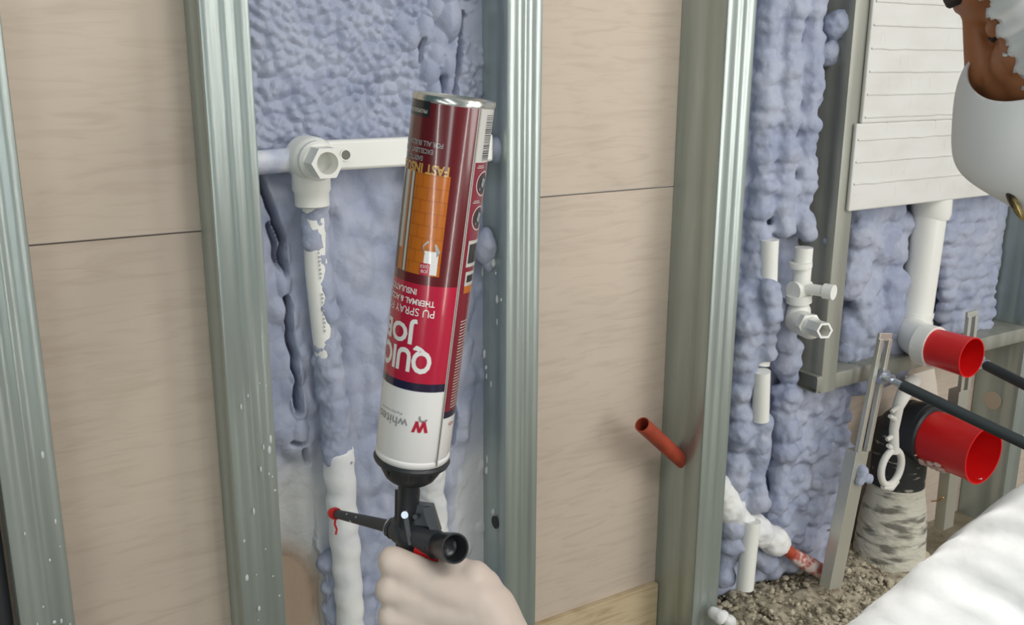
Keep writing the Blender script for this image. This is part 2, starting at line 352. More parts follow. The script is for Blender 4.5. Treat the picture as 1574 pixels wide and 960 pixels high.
# ------------------------------------------------------------------ foam, right bay and opening: fat blobs melted together
def blobs_path(pts, r, step, y, jit=.004, sq=(1, 1, .85)):
    out = []; pts = [P(px, py, y) for px, py in pts]
    for A, B in zip(pts[:-1], pts[1:]):
        n = max(1, int((B - A).length / step))
        for k in range(n):
            c = A.lerp(B, k / n); c += Vector((random.uniform(-jit, jit), random.uniform(-jit, jit), random.uniform(-jit, jit)))
            rr = r * random.uniform(.86, 1.18); out.append(ball(c, rr, 2, (sq[0], sq[1], sq[2] * random.uniform(.85, 1.2))))
    return out
def lumpdisp(p, n): return .0045 * fbm(p, 32, 2) + .0020 * fbm(p, 85, 2)
g = [box(1.166, 1.384, YB3 - .035, YB3 + .0, .62, 2.0), box(1.166, 1.44, YB3 - .025, YB3, .03, .62)]
for k in range(70): g.append(ball(P(random.uniform(1200, 1292 - max(0, (py_ := random.uniform(600, 860)) - 740) * .1), py_, .085), .034, 2, (1, .9, 1)))
g += blobs_path([(1186, -160), (1183, 0), (1174, 200), (1160, 400), (1145, 600), (1122, 820), (1112, 900)], .024, .021, .055)
g += blobs_path([(1222, -160), (1216, 0), (1208, 200), (1198, 365)], .025, .019, .045)
g += blobs_path([(1256, -160), (1250, 0), (1243, 150), (1236, 250), (1228, 325), (1238, 372)], .023, .020, .042)
g += blobs_path([(1300, -160), (1296, 0), (1280, 30), (1272, 80), (1268, 118)], .024, .034, .045, .008)
g += blobs_path([(1268, 150), (1262, 180), (1258, 210)], .012, .014, .07, .01)
g += blobs_path([(1150, 450), (1142, 560), (1135, 700), (1120, 850)], .026, .024, .045, .008)
g += blobs_path([(1205, 470), (1208, 540), (1212, 600), (1205, 700), (1190, 790)], .026, .022, .05, .010)
g += blobs_path([(1183, 440), (1184, 500), (1178, 560)], .021, .02, .02, .004)
g += blobs_path([(1168, 650), (1166, 700), (1160, 790)], .022, .02, .03, .005)
for k in range(330):                                               # finer lumps under the opening
    px, py = random.uniform(1195, 1296), random.uniform(600, 830)
    if px > 1296 - max(0, abs(py - 650) - 60) * .45: continue
    g.append(ball(P(px, py, random.uniform(.055, .075)), random.uniform(.011, .022), 2, (1, .9, .8)))
for k in range(40): g.append(ball(P(random.uniform(1160, 1290), random.uniform(780, 880), random.uniform(.06, .085)), random.uniform(.012, .022), 2))
g += [ball(P(1275, 370, .02), .012, 2, (1, 1, 1.8)), ball(P(1272, 398, .02), .010, 2, (1, 1, 1.5))]
fb = melt('foam_insulation', g, foamM, voxel=.0042, smooth=3, disp=lumpdisp, cut=lambda p: p.x < 1.163 and p.y > -.02 and p.y > .1)
tag(fb, 'lumpy lilac foam in long beads between the conduit stud and the opening', 'foam insulation', 'sprayed foam between the studs')
g = [box(1.433, 2.04, YB3 - .03, YB3, .46, 1.0)]
for k in range(150):
    px, py = random.uniform(1300, 1384), random.uniform(300, 600)
    if py > 600 - (px - 1290) * .28: continue
    g.append(ball(P(px, py, random.uniform(.04, .07)), random.uniform(.022, .034), 2, (1, .8, 1)))
for k in range(13):
    py = 300 + k * 17; pts = [(1452, py), (1470, py + random.uniform(-4, 4)), (1500, py - 2), (1528 - abs(py - 400) * .06, py - 6)]
    g += blobs_path(pts, .016, .016, .05, .003, (1.4, 1, .9))
fc = melt('foam_insulation', g, foamM, voxel=.0045, smooth=3, disp=lumpdisp)
tag(fc, 'lumpy lilac foam in the opening behind the white soil pipe', 'foam insulation', 'sprayed foam between the studs')

# ------------------------------------------------------------------ water pipes, left bay
t = thing('pipe_bracket', P(590, 235, .03), 'white plastic pipe bar with elbow outlets running level across the foam', 'pipe bracket')
A0, A1 = P(392, 250, .035), P(792, 213, .035); A1.z = A0.z = (A0.z + A1.z) / 2
hz = .0235
zb = P(590, 234, .018).z
obj('bar', [box(.44, .692, .016, .032, zb - .020, zb + .018)], pvc, t, bevel=.004)
hp = P(531, 238, .016)
obj('screw_hole', [tube([(hp.x, .0150, hp.z), (hp.x, .0165, hp.z)], .0062, 20)], mat('hole_shadow_grey', (120, 118, 112), .8), t, label='round screw hole with a grey edge')
obj('screw_hole_rim', [tube([(hp.x, .0142, hp.z), (hp.x, .0165, hp.z)], .0078, 20, inner=.0018)], pvc, t)
obj('pipe', [tube([P(385, 251, .035), P(430, 247, .035), P(470, 244, .032)], .015)], mat('foamed_pvc', (214, 216, 224), .5, noise=(25, (1, 1, 1), (182, 188, 210), .42, .6), bump=(40, (1, 1, 1), .5, .006)), t, label='pipe end dusted with thin foam')
pf0 = mat('pale_lilac_foam', (205, 209, 220), .6, bump=(60, (1, 1, 1), .5, .004))
def elbow(c, rr=.030):
    g = [capsule((c.x, .03, c.z + .002), (c.x, .0, c.z + .002), rr * .88, rr * .80, 28)]
    e = obj('elbow', [lathe((c.x, .04, c.z), (0, -1, 0), [(rr * .95, 0), (rr * .95, .028), (rr * .88, .034), (rr * .70, .040), (rr * .62, .046)], 40),
                      lathe((c.x, .025, c.z), (0, 0, -1), [(rr * .80, 0), (rr * .80, .038), (rr * .72, .042), (rr * .72, .058), (rr * .62, .06)], 36)], pvc, t)
    A = Vector((c.x, -.004, c.z)); n = 6; V = []; F = []
    for yy, r1 in ((-.0, .021), (-.034, .0205), (-.034, .0135), (-.002, .0125)):
        seg = 6 if r1 > .018 else 24
        V += [Vector((c.x + r1 * math.cos(2 * PI * j / 24) * (math.cos(PI / 6) / math.cos(((2 * PI * j / 24) % (PI / 3)) - PI / 6) if seg == 6 else 1), yy + .0, c.z + r1 * math.sin(2 * PI * j / 24) * (math.cos(PI / 6) / math.cos(((2 * PI * j / 24) % (PI / 3)) - PI / 6) if seg == 6 else 1))) for j in range(24)]
    for k in range(3): F += [[k * 24 + j, k * 24 + (j + 1) % 24, (k + 1) * 24 + (j + 1) % 24, (k + 1) * 24 + j] for j in range(24)]
    F.append([72 + j for j in range(24)])
    obj('hexagonal_outlet', [(V, F)], pvc, e)
    obj('outlet_collar', [lathe((c.x, .004, c.z), (0, -1, 0), [(.0245, 0), (.0245, .008), (.021, .012)], 32)], pvc, e)
elbow(P(488, 247, .0)); 
for c_, r_, q_ in ((P(764, 230, .03), .016, 1.15), (P(747, 378, .045), .017, 1.7), (P(752, 398, .045), .012, 1.5)):
    melt('foam_lump', [ball(c_, r_, 3, (1, 1, q_))], foamM, t, voxel=.0025, smooth=2, disp=lambda p, n: .003 * fbm(p, 40, 2))
# vertical pipes: rising through the foam
def foamed(path, r, y, name='water_pipe', foam_from=None, label='', grp='white plastic water pipes'):
    pts = [P(px, py, y) for px, py in path]
    return pts
Y0 = .034
p1 = [P(480, 268, Y0), P(483, 330, Y0), P(487, 420, Y0), P(498, 520, Y0), P(510, 600, Y0), P(519, 700, Y0), P(527, 800, Y0), P(535, 900, Y0), P(541, 985, Y0)]
t1 = thing('water_pipe', p1[-1], 'white plastic water pipe descending from the elbow outlet down to the lower left', 'pipe', 'white plastic water pipes')
obj('pipe', [tube(p1, .0150, 24)], pvc, t1)
# little printed code along the pipe
g = []
for k in range(20):
    if k in (7, 8, 9): continue
    q = p1[1].lerp(p1[3], .28 + k * .033); g.append(box(q.x - .0052, q.x - .0035 + .0006 * (k % 3), q.y - .0176, q.y - .0166, q.z - .0012, q.z + .0012))
obj('printed_code', g, mat('grey_print', (165, 165, 170), .7), t1, smooth=False, label='line of small grey print along the pipe')
def along(P_, i): a_ = min(int(i), len(P_) - 2); return P_[a_].lerp(P_[a_ + 1], i - a_)
def skinrun(i0, i1, r0, r1, off0, off1, n=16):
    return tube([along(p1, i0 + (i1 - i0) * k / n) + Vector((off0 + (off1 - off0) * k / n + .0015 * math.sin(k * 1.7), 0, 0)) for k in range(n + 1)], [r0 + (r1 - r0) * k / n + .0008 * math.sin(k * 2.3) for k in range(n + 1)], 20)
g = [skinrun(.75, 1.5, .0180, .0175, 0, .001), skinrun(1.4, 3.1, .0170, .0150, .002, .0095), skinrun(2.9, 3.4, .0160, .0190, .006, .001), skinrun(3.3, 5.1, .0190, .0215, 0, .001)]
melt('foam_skin', g, foamM, t1, voxel=.003, smooth=5, disp=lumpdisp, label='lilac foam stuck around the pipe')
g = [skinrun(4.9, 7.98, .0215, .0195, .001, 0, 24)]
pf = mat('pale_foam', (232, 232, 230), .6, noise=(20, (1, 1, 1), (214, 216, 220), .4, .7), bump=(60, (1, 1, 1), .3, .003))
melt('pale_foam_skin', g, pf, t1, voxel=.003, smooth=6, disp=lambda p, n: .0012 * fbm(p, 30, 2), label='whitish foam coating the lower pipe')
g = [ball(P(510 + random.uniform(-12, 12) + (py - 860) * .12, py, .06), random.uniform(.012, .02), 2) for py in range(855, 975, 6)] + [ball(P(560 + random.uniform(-8, 8), py, .05), .016, 2) for py in range(900, 975, 10)]
melt('foam_lumps', g, foamM, t1, voxel=.004, smooth=3, disp=lumpdisp)
p2 = [P(644, 240, Y0), P(648, 400, Y0), P(655, 560, Y0), P(662, 740, Y0), P(668, 800, Y0), P(676, 990, Y0)]
t2 = thing('water_pipe', p2[-1], 'white plastic water pipe mostly hidden behind the foam can', 'pipe', 'white plastic water pipes')
obj('pipe', [tube(p2, .0175, 24)], pvc, t2)
g = [tube([along(p2, 2 + 2.95 * k / 16) for k in range(17)], .020, 20)]
melt('pale_foam_skin', g, pf, t2, voxel=.003, smooth=4, disp=lumpdisp, label='whitish foam coating the pipe')
# dark slot pressed through the web of stud three near the floor
q = P(752, 805, .03)
obj('web_slot', [lathe((.7028, q.y, q.z), (-1, 0, 0), [(.010, 0), (.010, .0006)], 24)], rubber, S3, label='small dark slot in the side of the stud')

# ------------------------------------------------------------------ orange conduit through stud four
c1, c2, c3 = P(987, 652, .035), P(1084, 740, .072), P(1100, 748, .075)
tc_ = thing('conduit', c2, 'orange-brown plastic conduit poking out past the stud, wrapped in foam further right', 'conduit')
e4 = P(1235, 862, .03); e5 = P(1282, 888, .01)
obj('tube', [tube([c1, c2], .0135, 24, inner=.0018)], conduit, tc_)
mids = [P(1112, 760, .05), P(1128, 788, .045), P(1150, 808, .04), P(1178, 822, .04), P(1205, 840, .035), P(1222, 855, .03)]
obj('wrapped_run', [tube([c2, c3] + mids + [e4], .012, 16)], conduit, tc_)
g = []
pts = [P(1100, 745, .055)] + mids[:-1]
for A, B in zip(pts[:-1], pts[1:]):
    for k in range(3): g.append(ball(A.lerp(B, k / 3), random.uniform(.024, .030), 2))
melt('foam_wrap', g, pf, tc_, voxel=.004, smooth=3, disp=lumpdisp, label='thick pale foam wrapped around the conduit')
obj('bare_end', [tube([P(1216, 850, .03), e4, e5], [.012, .016, .015], 20)], mat('stained_red', (178, 92, 80), .6, noise=(45, (1, 1, 1), (222, 205, 198), .46, .56)), tc_, label='bare red end smeared with white')

# ------------------------------------------------------------------ right bay: pipes and valve
tv = thing('water_pipe', P(1180, 470, .05), 'white pipe stub left of the valve, coming out of the foam beads', 'pipe', 'white plastic water pipes')
obj('pipe', [tube([P(1183, 368, .03), P(1182, 400, .03), P(1180, 500, .035), P(1170, 560, .035)], [.016, .0155, .015, .015])], pvc, tv)
tv = thing('water_pipe', P(1170, 640, .03), 'short bare length of white pipe halfway down the beaded foam', 'pipe', 'white plastic water pipes')
obj('pipe', [tube([P(1171, 570, .018), P(1169, 645, .022)], .0155)], pvc, tv)
tv = thing('water_pipe', P(1146, 895, .03), 'white pipe length standing in the rubble below the wrapped conduit', 'pipe', 'white plastic water pipes')
obj('pipe', [tube([P(1156, 800, .02), P(1150, 850, .02), P(1145, 903, .02)], .0165)], pvc, tv)
va = thing('valve', P(1240, 500, .0), 'white plastic stop valve and elbow hanging from the foam beads', 'valve')
vt, vb = P(1232, 392, .02), P(1228, 478, .02)
obj('pipe', [tube([P(1236, 380, .02), vb], .016, 24)], pvc, va)
obj('collar', [tube([P(1231, 402, .02), P(1231, 410, .02)], .020, 24)], pvc, va); obj('collar', [tube([P(1228, 452, .02), P(1228, 464, .02)], .0225, 24)], pvc, va)
sc_ = P(1229, 442, .02)
obj('stem', [tube([sc_, sc_ + Vector((.012, -.05, .002))], .010, 20), tube([sc_ + Vector((.012, -.045, .002)), sc_ + Vector((.017, -.062, .002))], .0135, 20)], pvc, va)
obj('collar', [lathe(sc_ + Vector((-.016, 0, -.004)), (1, 0, 0), [(.017, 0), (.017, .036)], 24)], pvc, va)
ec = P(1226, 492, .015)
obj('elbow', [capsule(vb, ec, .021, .023, 24), capsule(ec, P(1246, 503, -.025), .023, .021, 24)], pvc, va)
h1, h2 = P(1246, 501, -.028), P(1268, 508, -.075)
obj('hexagonal_outlet', [tube([P(1240, 499, -.015), h1], .0225, 6), tube([h1, h2], .0150, 6, inner=.004), tube([h1, h1.lerp(h2, .25)], .012, 12)], pvc, va, smooth=False)

# ------------------------------------------------------------------ ribbed cistern cover
pc = thing('cistern_cover', (1.6, -.03, .79), 'white ribbed foam cover panel standing in the opening behind the person', 'panel')
px0, px1, pz0, pz1 = 1.409, 1.95, .789, 1.75
obj('panel', [box(px0, px1, -.0085, .0, pz0, 1.05 - .108), box(px0 + .013, px1, -.0085, .0, 1.05 - .108, pz1), box(1.434, px1, -.001, .07, pz0, pz1)], white_cover, pc, smooth=False, bevel=.003)
g = []; z = pz0 + .048; k = 0
while z < pz1:
    xs = px0 + .006 + (.013 if z > 1.05 - .108 else 0); n = 40; path = [Vector((xs + (px1 - xs) * i / n, -.0088, z + .0016 * mnoise.noise(Vector((i * .35, k * 3, 0))))) for i in range(n + 1)]
    g.append(tube(path, .0019, 8)); 
    z += .0385; k += 1
obj('ribs', g, white_cover, pc, label='thin raised level ribs')['kind'] = 'stuff'
g = []
for k in range(150):
    r = int(random.uniform(0, 24)); x = random.uniform(px0 + .03, px1 - .02); zz = pz0 + .01 + r * .0385 + .01
    g.append(tube([(x, -.0080, zz), (x + random.uniform(-.006, .004), -.0080, zz + .018)], .0008, 6))
obj('pattern_marks', g, white_cover, pc, label='faint short upright creases between the ribs')['kind'] = 'stuff'

# ------------------------------------------------------------------ soil pipes with red caps
sp_ = thing('soil_pipe', P(1405, 540, .02), 'white soil pipe dropping behind the cover and turning out of the wall', 'pipe')
s0, s1 = P(1432, 290, .0), P(1404, 500, .0)
sx = P(1420, 420, -.0).x
s0 = Vector((P(1432, 310, .0).x, .0, .86)); s1 = P(1404, 505, .030); s0 = P(1434, 290, .030)
obj('pipe', [tube([s0, s1], .0325, 36)], pvc, sp_)
obj('socket', [tube([P(1434, 285, .030), P(1431, 328, .030), P(1430, 335, .030)], [.0375, .0375, .0345], 36)], pvc, sp_)
obj('socket', [tube([P(1408, 478, .030), P(1407, 484, .030), P(1406, 488, .030), P(1405.5, 494, .030), P(1405, 500, .030)], [.0345, .0345, .0332, .035, .035], 36)], pvc, sp_)
u = P(1428, 531, -.045); ub = Vector((u.x, .0, u.z)); arc = []
for k in range(9):
    th = PI / 2 * k / 8; cz = s1.z; arc.append(Vector((s1.x + (u.x - s1.x) * (k / 8), 0.030 - .075 * (1 - math.cos(th)), cz + (u.z - cz) * math.sin(th))))
obj('elbow', [tube(arc, .035, 36), tube([Vector((u.x, -.030, u.z)), Vector((u.x, -.058, u.z))], .0405, 36)], pvc, sp_)
obj('red_cap', [lathe((u.x, -.05, u.z), (0, -1, 0), [(.0355, 0), (.0375, .075), (.0385, .085), (.0362, .085), (.034, .01), (.0, .01)], 44)], red, sp_, label='smaller bright red open cap')
dp = thing('drain_pipe', P(1372, 860, .02), 'thick black drain pipe with cement smears and an elbow at the lower right', 'pipe')
d0, d1 = P(1392, 640, .03), P(1368, 830, .03); dx_ = P(1376, 760, .03).x
wv = P(1425, 668, -.02)
obj('pipe', [tube([(dx_, .03, wv.z + .01), (dx_, .03, .10)], .055, 40)], mat('black_drain', (40, 44, 44), .5, noise=(22, (1, 1, 4), (160, 158, 145), .60, .66)), dp)
arc = [Vector((dx_ + (wv.x - dx_) * math.sin(PI / 2 * k / 8), .03 - .05 * (1 - math.cos(PI / 2 * k / 8)), wv.z - .02 + .03 * math.sin(PI / 2 * k / 8))) for k in range(9)]
obj('elbow', [tube(arc, .056, 40), lathe((wv.x, .03, wv.z), (0, -1, 0), [(.060, 0), (.060, .058), (.056, .062)], 44)], black, dp)
obj('cement_collar', [lathe((dx_, .03, .0), (0, 0, 1), [(.075, 0), (.072, .05), (.069, .10), (.064, .14), (.058, .17), (.056, .19)], 40)], cement, dp, label='grey cement smeared round the foot of the pipe')
rd = obj('red_cap', [lathe((wv.x, -.025, wv.z), (0, -1, 0), [(.054, 0), (.056, .105), (.0585, .12), (.0555, .12), (.052, .01), (.0, .01)], 48)], red, dp, label='larger red open cap')
g = []
for k in range(26):
    a_ = random.uniform(-2.7, -1.9); yy = -.03 - random.uniform(0, .06) ** 1.0; g.append(ball((wv.x + .0555 * math.cos(a_), yy, wv.z + .0555 * math.sin(a_)), random.uniform(.003, .008), 1, (1, 1.3, .8)))
for k in range(16): a_ = random.uniform(-2.0, -1.2); g.append(ball((wv.x + .0575 * math.cos(a_), -.13 - random.uniform(0, .012), wv.z + .0575 * math.sin(a_)), random.uniform(.002, .006), 1, (1.4, 1, .5)))
plasterM = mat('white_plaster', (222, 220, 214), .8)
obj('plaster_spatter', g, mat('pink_plaster', (216, 190, 182), .85), rd, label='pale plaster crumbs stuck on the cap')['kind'] = 'stuff'

# ------------------------------------------------------------------ slotted legs with threaded rods
def leg(top, bot, yy, label, w=.017, slot=(.04, .45), rodpt=None, rod_end=None, nm='bolt'):
    A, B = P(*top, yy), P(*bot, yy); t = thing('mounting_leg', B, label, 'mounting bracket', 'slotted steel mounting legs'); d = (B - A); L = d.length; d.normalize(); s = Vector((0, -1, 0)).cross(d).normalized(); n = Vector((0, 1, 0))
    g = []; bar = lambda a0, a1, s0, s1, y0=0, y1=.006: prism([A + d * a0 + s * s0 + n * y0, A + d * a1 + s * s0 + n * y0, A + d * a1 + s * s1 + n * y0, A + d * a0 + s * s1 + n * y0], n * (y1 - y0))
    o = [];
    for k in range(9): th = PI * k / 8; o.append(A + s * (-w * math.cos(th)) - d * (w * .7 * math.sin(th)) + d * w * .8)
    g = [bar(w * .6, L * slot[1], -w, -w * .42, -.003, .006), bar(w * .6, L * slot[1], w * .42, w, -.003, .006), bar(L * slot[1], L, -w, w, 0, .025), bar(0, w * .8, -w, w)]
    obj('leg_profile', g, galvr, t, smooth=False, bevel=.001)
    bw = d.cross(n)
    q = P(*rodpt, yy - .004)
    obj('nut', [tube([q + Vector((0, .008, 0)), q + Vector((0, -.006, 0))], .015, 6), tube([q + Vector((0, -.006, 0)), q + Vector((0, -.02, 0))], .009, 16)], zinc, t, smooth=False, label='shiny hexagonal nut')
    r = thing('threaded_rod', q, rod_end[2], 'threaded rod', 'rods sticking out of the mounting legs')
    E_ = P(rod_end[0], rod_end[1], yy - .30)
    dd = (E_ - q).normalized()
    obj('rod', [tube([q, q + dd * .06], .0065, 16)], zinc, r); obj('sleeve', [tube([q + dd * .035, E_], .0105, 20)], rubber, r, label='black rubber sleeve')
    return t
leg((1363, 512), (1284, 905), -.035, 'slotted steel mounting leg left of the black drain pipe', rodpt=(1358, 578), rod_end=(1640, 712, 'black sleeved rod crossing in front of the larger red cap'), slot=(.04, .45), w=.0185)
leg((1496, 478), (1458, 812), -.012, 'slotted steel mounting leg behind the two red caps', rodpt=(1505, 556), rod_end=(1650, 628, 'black sleeved rod at the right edge beside the smaller red cap'), slot=(.04, .35), w=.0165)
bf = melt('foam_lump', [ball(P(1326, 726, -.04), .014, 2), ball(P(1333, 735, -.042), .011, 2), ball(P(1322, 738, -.04), .010, 2)], foamM, voxel=.0025, disp=lumpdisp)
tag(bf, 'small lilac foam lump stuck on the left mounting leg', 'foam lump')

# plastic pipe clip on the drain, spattered with plaster
cl = thing('pipe_clip', P(1370, 722, -.045), 'white plastic ring clip with a toothed strap beside the black drain', 'pipe clip')
rcx = P(1370, 718, -.045)
ringp = [rcx + Vector((.030 * math.cos(2 * PI * k / 24), 0, .036 * math.sin(2 * PI * k / 24))) for k in range(25)]
obj('ring', [tube(ringp, .007, 10), tube([rcx + Vector((-.02, 0, -.036)), rcx + Vector((.004, 0, -.042)), rcx + Vector((.024, 0, -.034))], [.005, .009, .005], 10)], plasterM, cl)
strap = [P(1374, 695, -.045), P(1374, 660, -.045), P(1380, 625, -.04), P(1392, 600, -.03), P(1404, 585, -.02)]
g = [tube(strap, [.010, .009, .011, .015, .015], 10)]
for k, q in enumerate([(1374, 690), (1374, 668), (1377, 645), (1381, 625)]): c_ = P(*q, -.045); g.append(tube([c_, c_ + Vector((-.020, 0, -.006 if k % 2 else .012))], [.0055, .004], 8))
obj('toothed_strap', g, plasterM, cl)
cd = thing('card_scrap', P(1410, 610, .0), 'pale card scrap hanging over the rail beneath the smaller red cap', 'card')
obj('card', [prism([P(1392, 578, -.004), P(1436, 566, -.004), P(1440, 590, -.006), P(1443, 622, -.012), P(1420, 612, -.01), P(1400, 606, -.006)], (0, .002, 0))], paper, cd, smooth=False)
# teal pipe lying in the opening
tag(obj('teal_pipe', [tube([P(1303, 560, .03), P(1345, 570, .02), P(1362, 572, .01)], .006), ], teal), 'thin teal pipe lying on the rail beneath the foam', 'pipe')
# wires
for pts_, lb in (([(1272, 815), (1285, 812), (1300, 808)], 'short bare copper wire poking out left of the mounting leg'), ([(1432, 770), (1441, 769), (1450, 764)], 'short bare copper wire right of the black drain pipe')):
    tag(obj('wire', [tube([P(*pts_[0], .03), P(*pts_[1], .0), P(*pts_[2], -.02)], .0016, 8)], copper), lb, 'wire', 'copper wire ends')
# disc seen as a hole in the far right stud
q = P(1529, 614, .05)
obj('punched_hole', [lathe((2.0445, .056, P(1529, 614, .056).z), (-1, 0, 0), [(.021, 0), (.021, .0008)], 32)], mat('hole_beige', (186, 172, 156), .8), S6, label='round punched hole showing pale board')

# rubble
g = []
for k in range(2600):
    px, py = random.uniform(1095, 1300), random.gauss(900, 24)
    q = P(px, 900, .0); x = random.uniform(1.165, 1.62); y = random.uniform(-.10, .095); h = max(0, .045 - .25 * max(0, -y)) * random.random()
    r = random.choice([.002, .0025, .003, .004, .006])
    g.append(ball((x, y, h * .8 + r * .4), r * random.uniform(.7, 1.4), 1, (random.uniform(.7, 1.4), random.uniform(.7, 1.3), random.uniform(.5, 1))))
hp_ = [(x, y) for x in np.linspace(1.165, 1.75, 40) for y in np.linspace(-.16, .104, 22)]
V = [(x, y, .0005 + max(0, .040 * (1 - max(0, -y) * 6)) * (.6 + .5 * mnoise.noise(Vector((x * 30, y * 30, 1))))) for x, y in hp_]
F = [[i * 22 + j, i * 22 + j + 1, (i + 1) * 22 + j + 1, (i + 1) * 22 + j] for i in range(39) for j in range(21)]
rb = obj('rubble', g + [(V, F)], rubbleM); tag(rb, 'grey rubble and mortar crumbs heaped on the floor below the beaded foam', 'rubble', kind='stuff')
fl = melt('foam_lump', [ball(P(1108, 948, -.03), .015, 2), ball(P(1120, 955, -.03), .014, 2), ball(P(1100, 942, -.02), .012, 2)], pf, voxel=.003, disp=lumpdisp)
tag(fl, 'whitish foam lump lying on the floor beside the foot of the conduit stud', 'foam lump')

# ------------------------------------------------------------------ the foam can
cT, cB = W(698, 152, .77), W(632, 712, .851)
az = (cB - cT).normalized(); midc = (cT + cB) / 2; fr = CAM - midc; fr = (fr - az * fr.dot(az)).normalized(); ly = -fr; lx = ly.cross(az)
R = .0325
def cu(th, z, r=R):                                                # angle in degrees, z in millimetres from the base
    a_ = math.radians(th); return cT + lx * (r * math.sin(a_)) - ly * (r * math.cos(a_)) + az * (z / 1000)
can = thing('foam_can', cT, 'maroon, crimson and white spray foam can held upside down', 'aerosol can')
def patch(th0, th1, za, zb, dr=.00012, outline=None):
    n = max(2, int(abs(th1 - th0) / 3)); V = []; F = []
    for i in range(n + 1):
        th = th0 + (th1 - th0) * i / n
        a2, b2 = (za(th) if callable(za) else za), (zb(th) if callable(zb) else zb)
        V += [cu(th, a2, R + dr), cu(th, b2, R + dr)]
    for i in range(n): F.append([2 * i, 2 * i + 1, 2 * i + 3, 2 * i + 2])
    return V, F
def solid(name, col, rough=.22, metal=0): return mat(name, col, rough, metal, coat=.6)
maroon = solid('label_maroon', (98, 14, 22)); crimson = solid('label_crimson', (186, 22, 58)); navy = solid('label_navy', (32, 24, 56)); lwhite = solid('label_white', (238, 236, 234), .3)
lsilver = solid('label_silver', (196, 194, 188), .3); ink = solid('label_ink', (22, 22, 26), .4); gold = solid('label_gold', (205, 160, 80)); orange = solid('label_orange', (196, 108, 22)); orange2 = solid('label_orange_dark', (176, 92, 20)); lgrey = solid('label_grey', (150, 148, 150)); wine = solid('label_wine', (128, 22, 44))
prof = [(.0, .004), (.024, .003), (.0285, .0015), (.0305, -.001), (.0325, -.0012), (.0331, .0008), (.0328, .0022)]
body = obj('body', [lathe(cT, az, prof + [(.0324, .0035)] + [(.0324, z_ / 1000) for z_ in range(20, 290, 30)] + [(.0324, .296), (.0315, .2995), (.0312, .3005), (.0325, .3015), (.0328, .303), (.032, .3055), (.029, .309), (.022, .312), (.014, .314)], 96)], lwhite, can, label='glossy white metal body')
obj('base_rim', [lathe(cT - az * .0002, az, [(.0, .0035), (.024, .0028), (.0287, .0012), (.0306, -.0014), (.0327, -.0016), (.0334, .0006), (.0331, .0030), (.0326, .0034)], 96)], steel, can, label='silver steel rim and base')
def art(name, geo, m, label=None): return obj(name, geo if isinstance(geo, list) else [geo], m, body, smooth=True, label=label)
NB = lambda th: 229 + .00 * th
art('label_field', [patch(-38.5, 180, 3.5, 146)], maroon); art('label_field', [patch(-38.5, 180, 146, 229)], crimson); art('label_band', [patch(-38.5, 180, 229, 236)], navy)
art('label_field', [patch(-180, -42.5, 3.5, 146), patch(-180, -42.5, 146, 255)], wine); art('label_band', [patch(-180, -42.5, 255, 261)], navy)
art('seam', [patch(-42.5, -41, 2.5, 304, .0006), patch(-40, -38.5, 2.5, 304, .0003)], lsilver, 'silver edge of the lapped seam'); art('seam_dark_line', [patch(-41.4, -40, 2.5, 304, .0004)], mat('seam_dark', (70, 62, 62), .4))  # silver lap edges with a thin dark line between them
art('black_box', [patch(32, 100, 3, 15, .0002)], ink)
# text wrapped round the can
def text(name, s, th0, z_lo, height, m, adv=1.0, bold=0.0, dr=.0003, align='LEFT', width=None, label=None):
    cuv = bpy.data.curves.new('t', 'FONT'); cuv.body = s; cuv.size = 1; cuv.offset = bold; cuv.align_x = 'LEFT'; cuv.resolution_u = 3; cuv.space_character = adv
    to = bpy.data.objects.new('t', cuv); COL.objects.link(to); bpy.context.view_layer.update(); dg = bpy.context.evaluated_depsgraph_get()
    me = bpy.data.meshes.new_from_object(to.evaluated_get(dg)); bpy.data.objects.remove(to)
    bm = bmesh.new(); bm.from_mesh(me); xs = [v.co.x for v in bm.verts]; w = max(xs); x0_ = min(xs)
    k = .12
    xx = x0_
    while xx < w:
        bmesh.ops.bisect_plane(bm, geom=bm.verts[:] + bm.edges[:] + bm.faces[:], plane_co=(xx, 0, 0), plane_no=(1, 0, 0)); xx += k
    sc = height / .70                                             # capital height to millimetres
    sx = sc if width is None else width / (w - x0_)
    if align == 'CENTER': st = -(w - x0_) / 2 * sx
    else: st = 0
    V = [cu(th0 + math.degrees((st + (v.co.x - x0_) * sx) / 32.5), z_lo + v.co.y * sc, R + dr) for v in bm.verts]; bm.verts.index_update(); F = [[v.index for v in f.verts] for f in bm.faces]; bm.free(); bpy.data.meshes.remove(me)
    return art(name, [(V, F)], m, label)
text('lettering', 'QUICK', -12, 201.5, 18.5, lwhite, bold=.035, width=66)
text('lettering', 'JOB', 14, 181, 15.5, lwhite, bold=.035, width=38)
text('lettering', 'PU SPRAY FOAM', -8, 166, 6.6, lwhite, width=62)
text('lettering', 'THERMAL & ACOUSTIC', -7, 158.6, 4.8, lwhite, bold=.02, width=61)
text('lettering', 'INSULATION', 21, 150.3, 4.8, lwhite, bold=.02, width=34)
text('lettering', 'FAST INSULATION', -5, 50.5, 7.4, gold, bold=.03, width=72)
text('lettering', 'EASY TO USE', 35, 45, 3.6, lgrey, bold=.03, width=24)
text('lettering', 'EXCELLENT ADHESION', 20, 39, 3.6, lgrey, bold=.03, width=44)
text('lettering', 'FOR ALL BUILDING WORK', 7, 33.0, 3.8, lgrey, bold=.03, width=54)
text('lettering', 'PROFESSIONAL', 36, 9.5, 2.8, lsilver, bold=.02, width=26)
text('logo_lettering', 'whiteo', 12, 261.5, 8.6, lgrey, bold=.005, width=34)
text('logo_lettering', 'Performance', 22, 256.8, 2.0, lgrey, width=24)
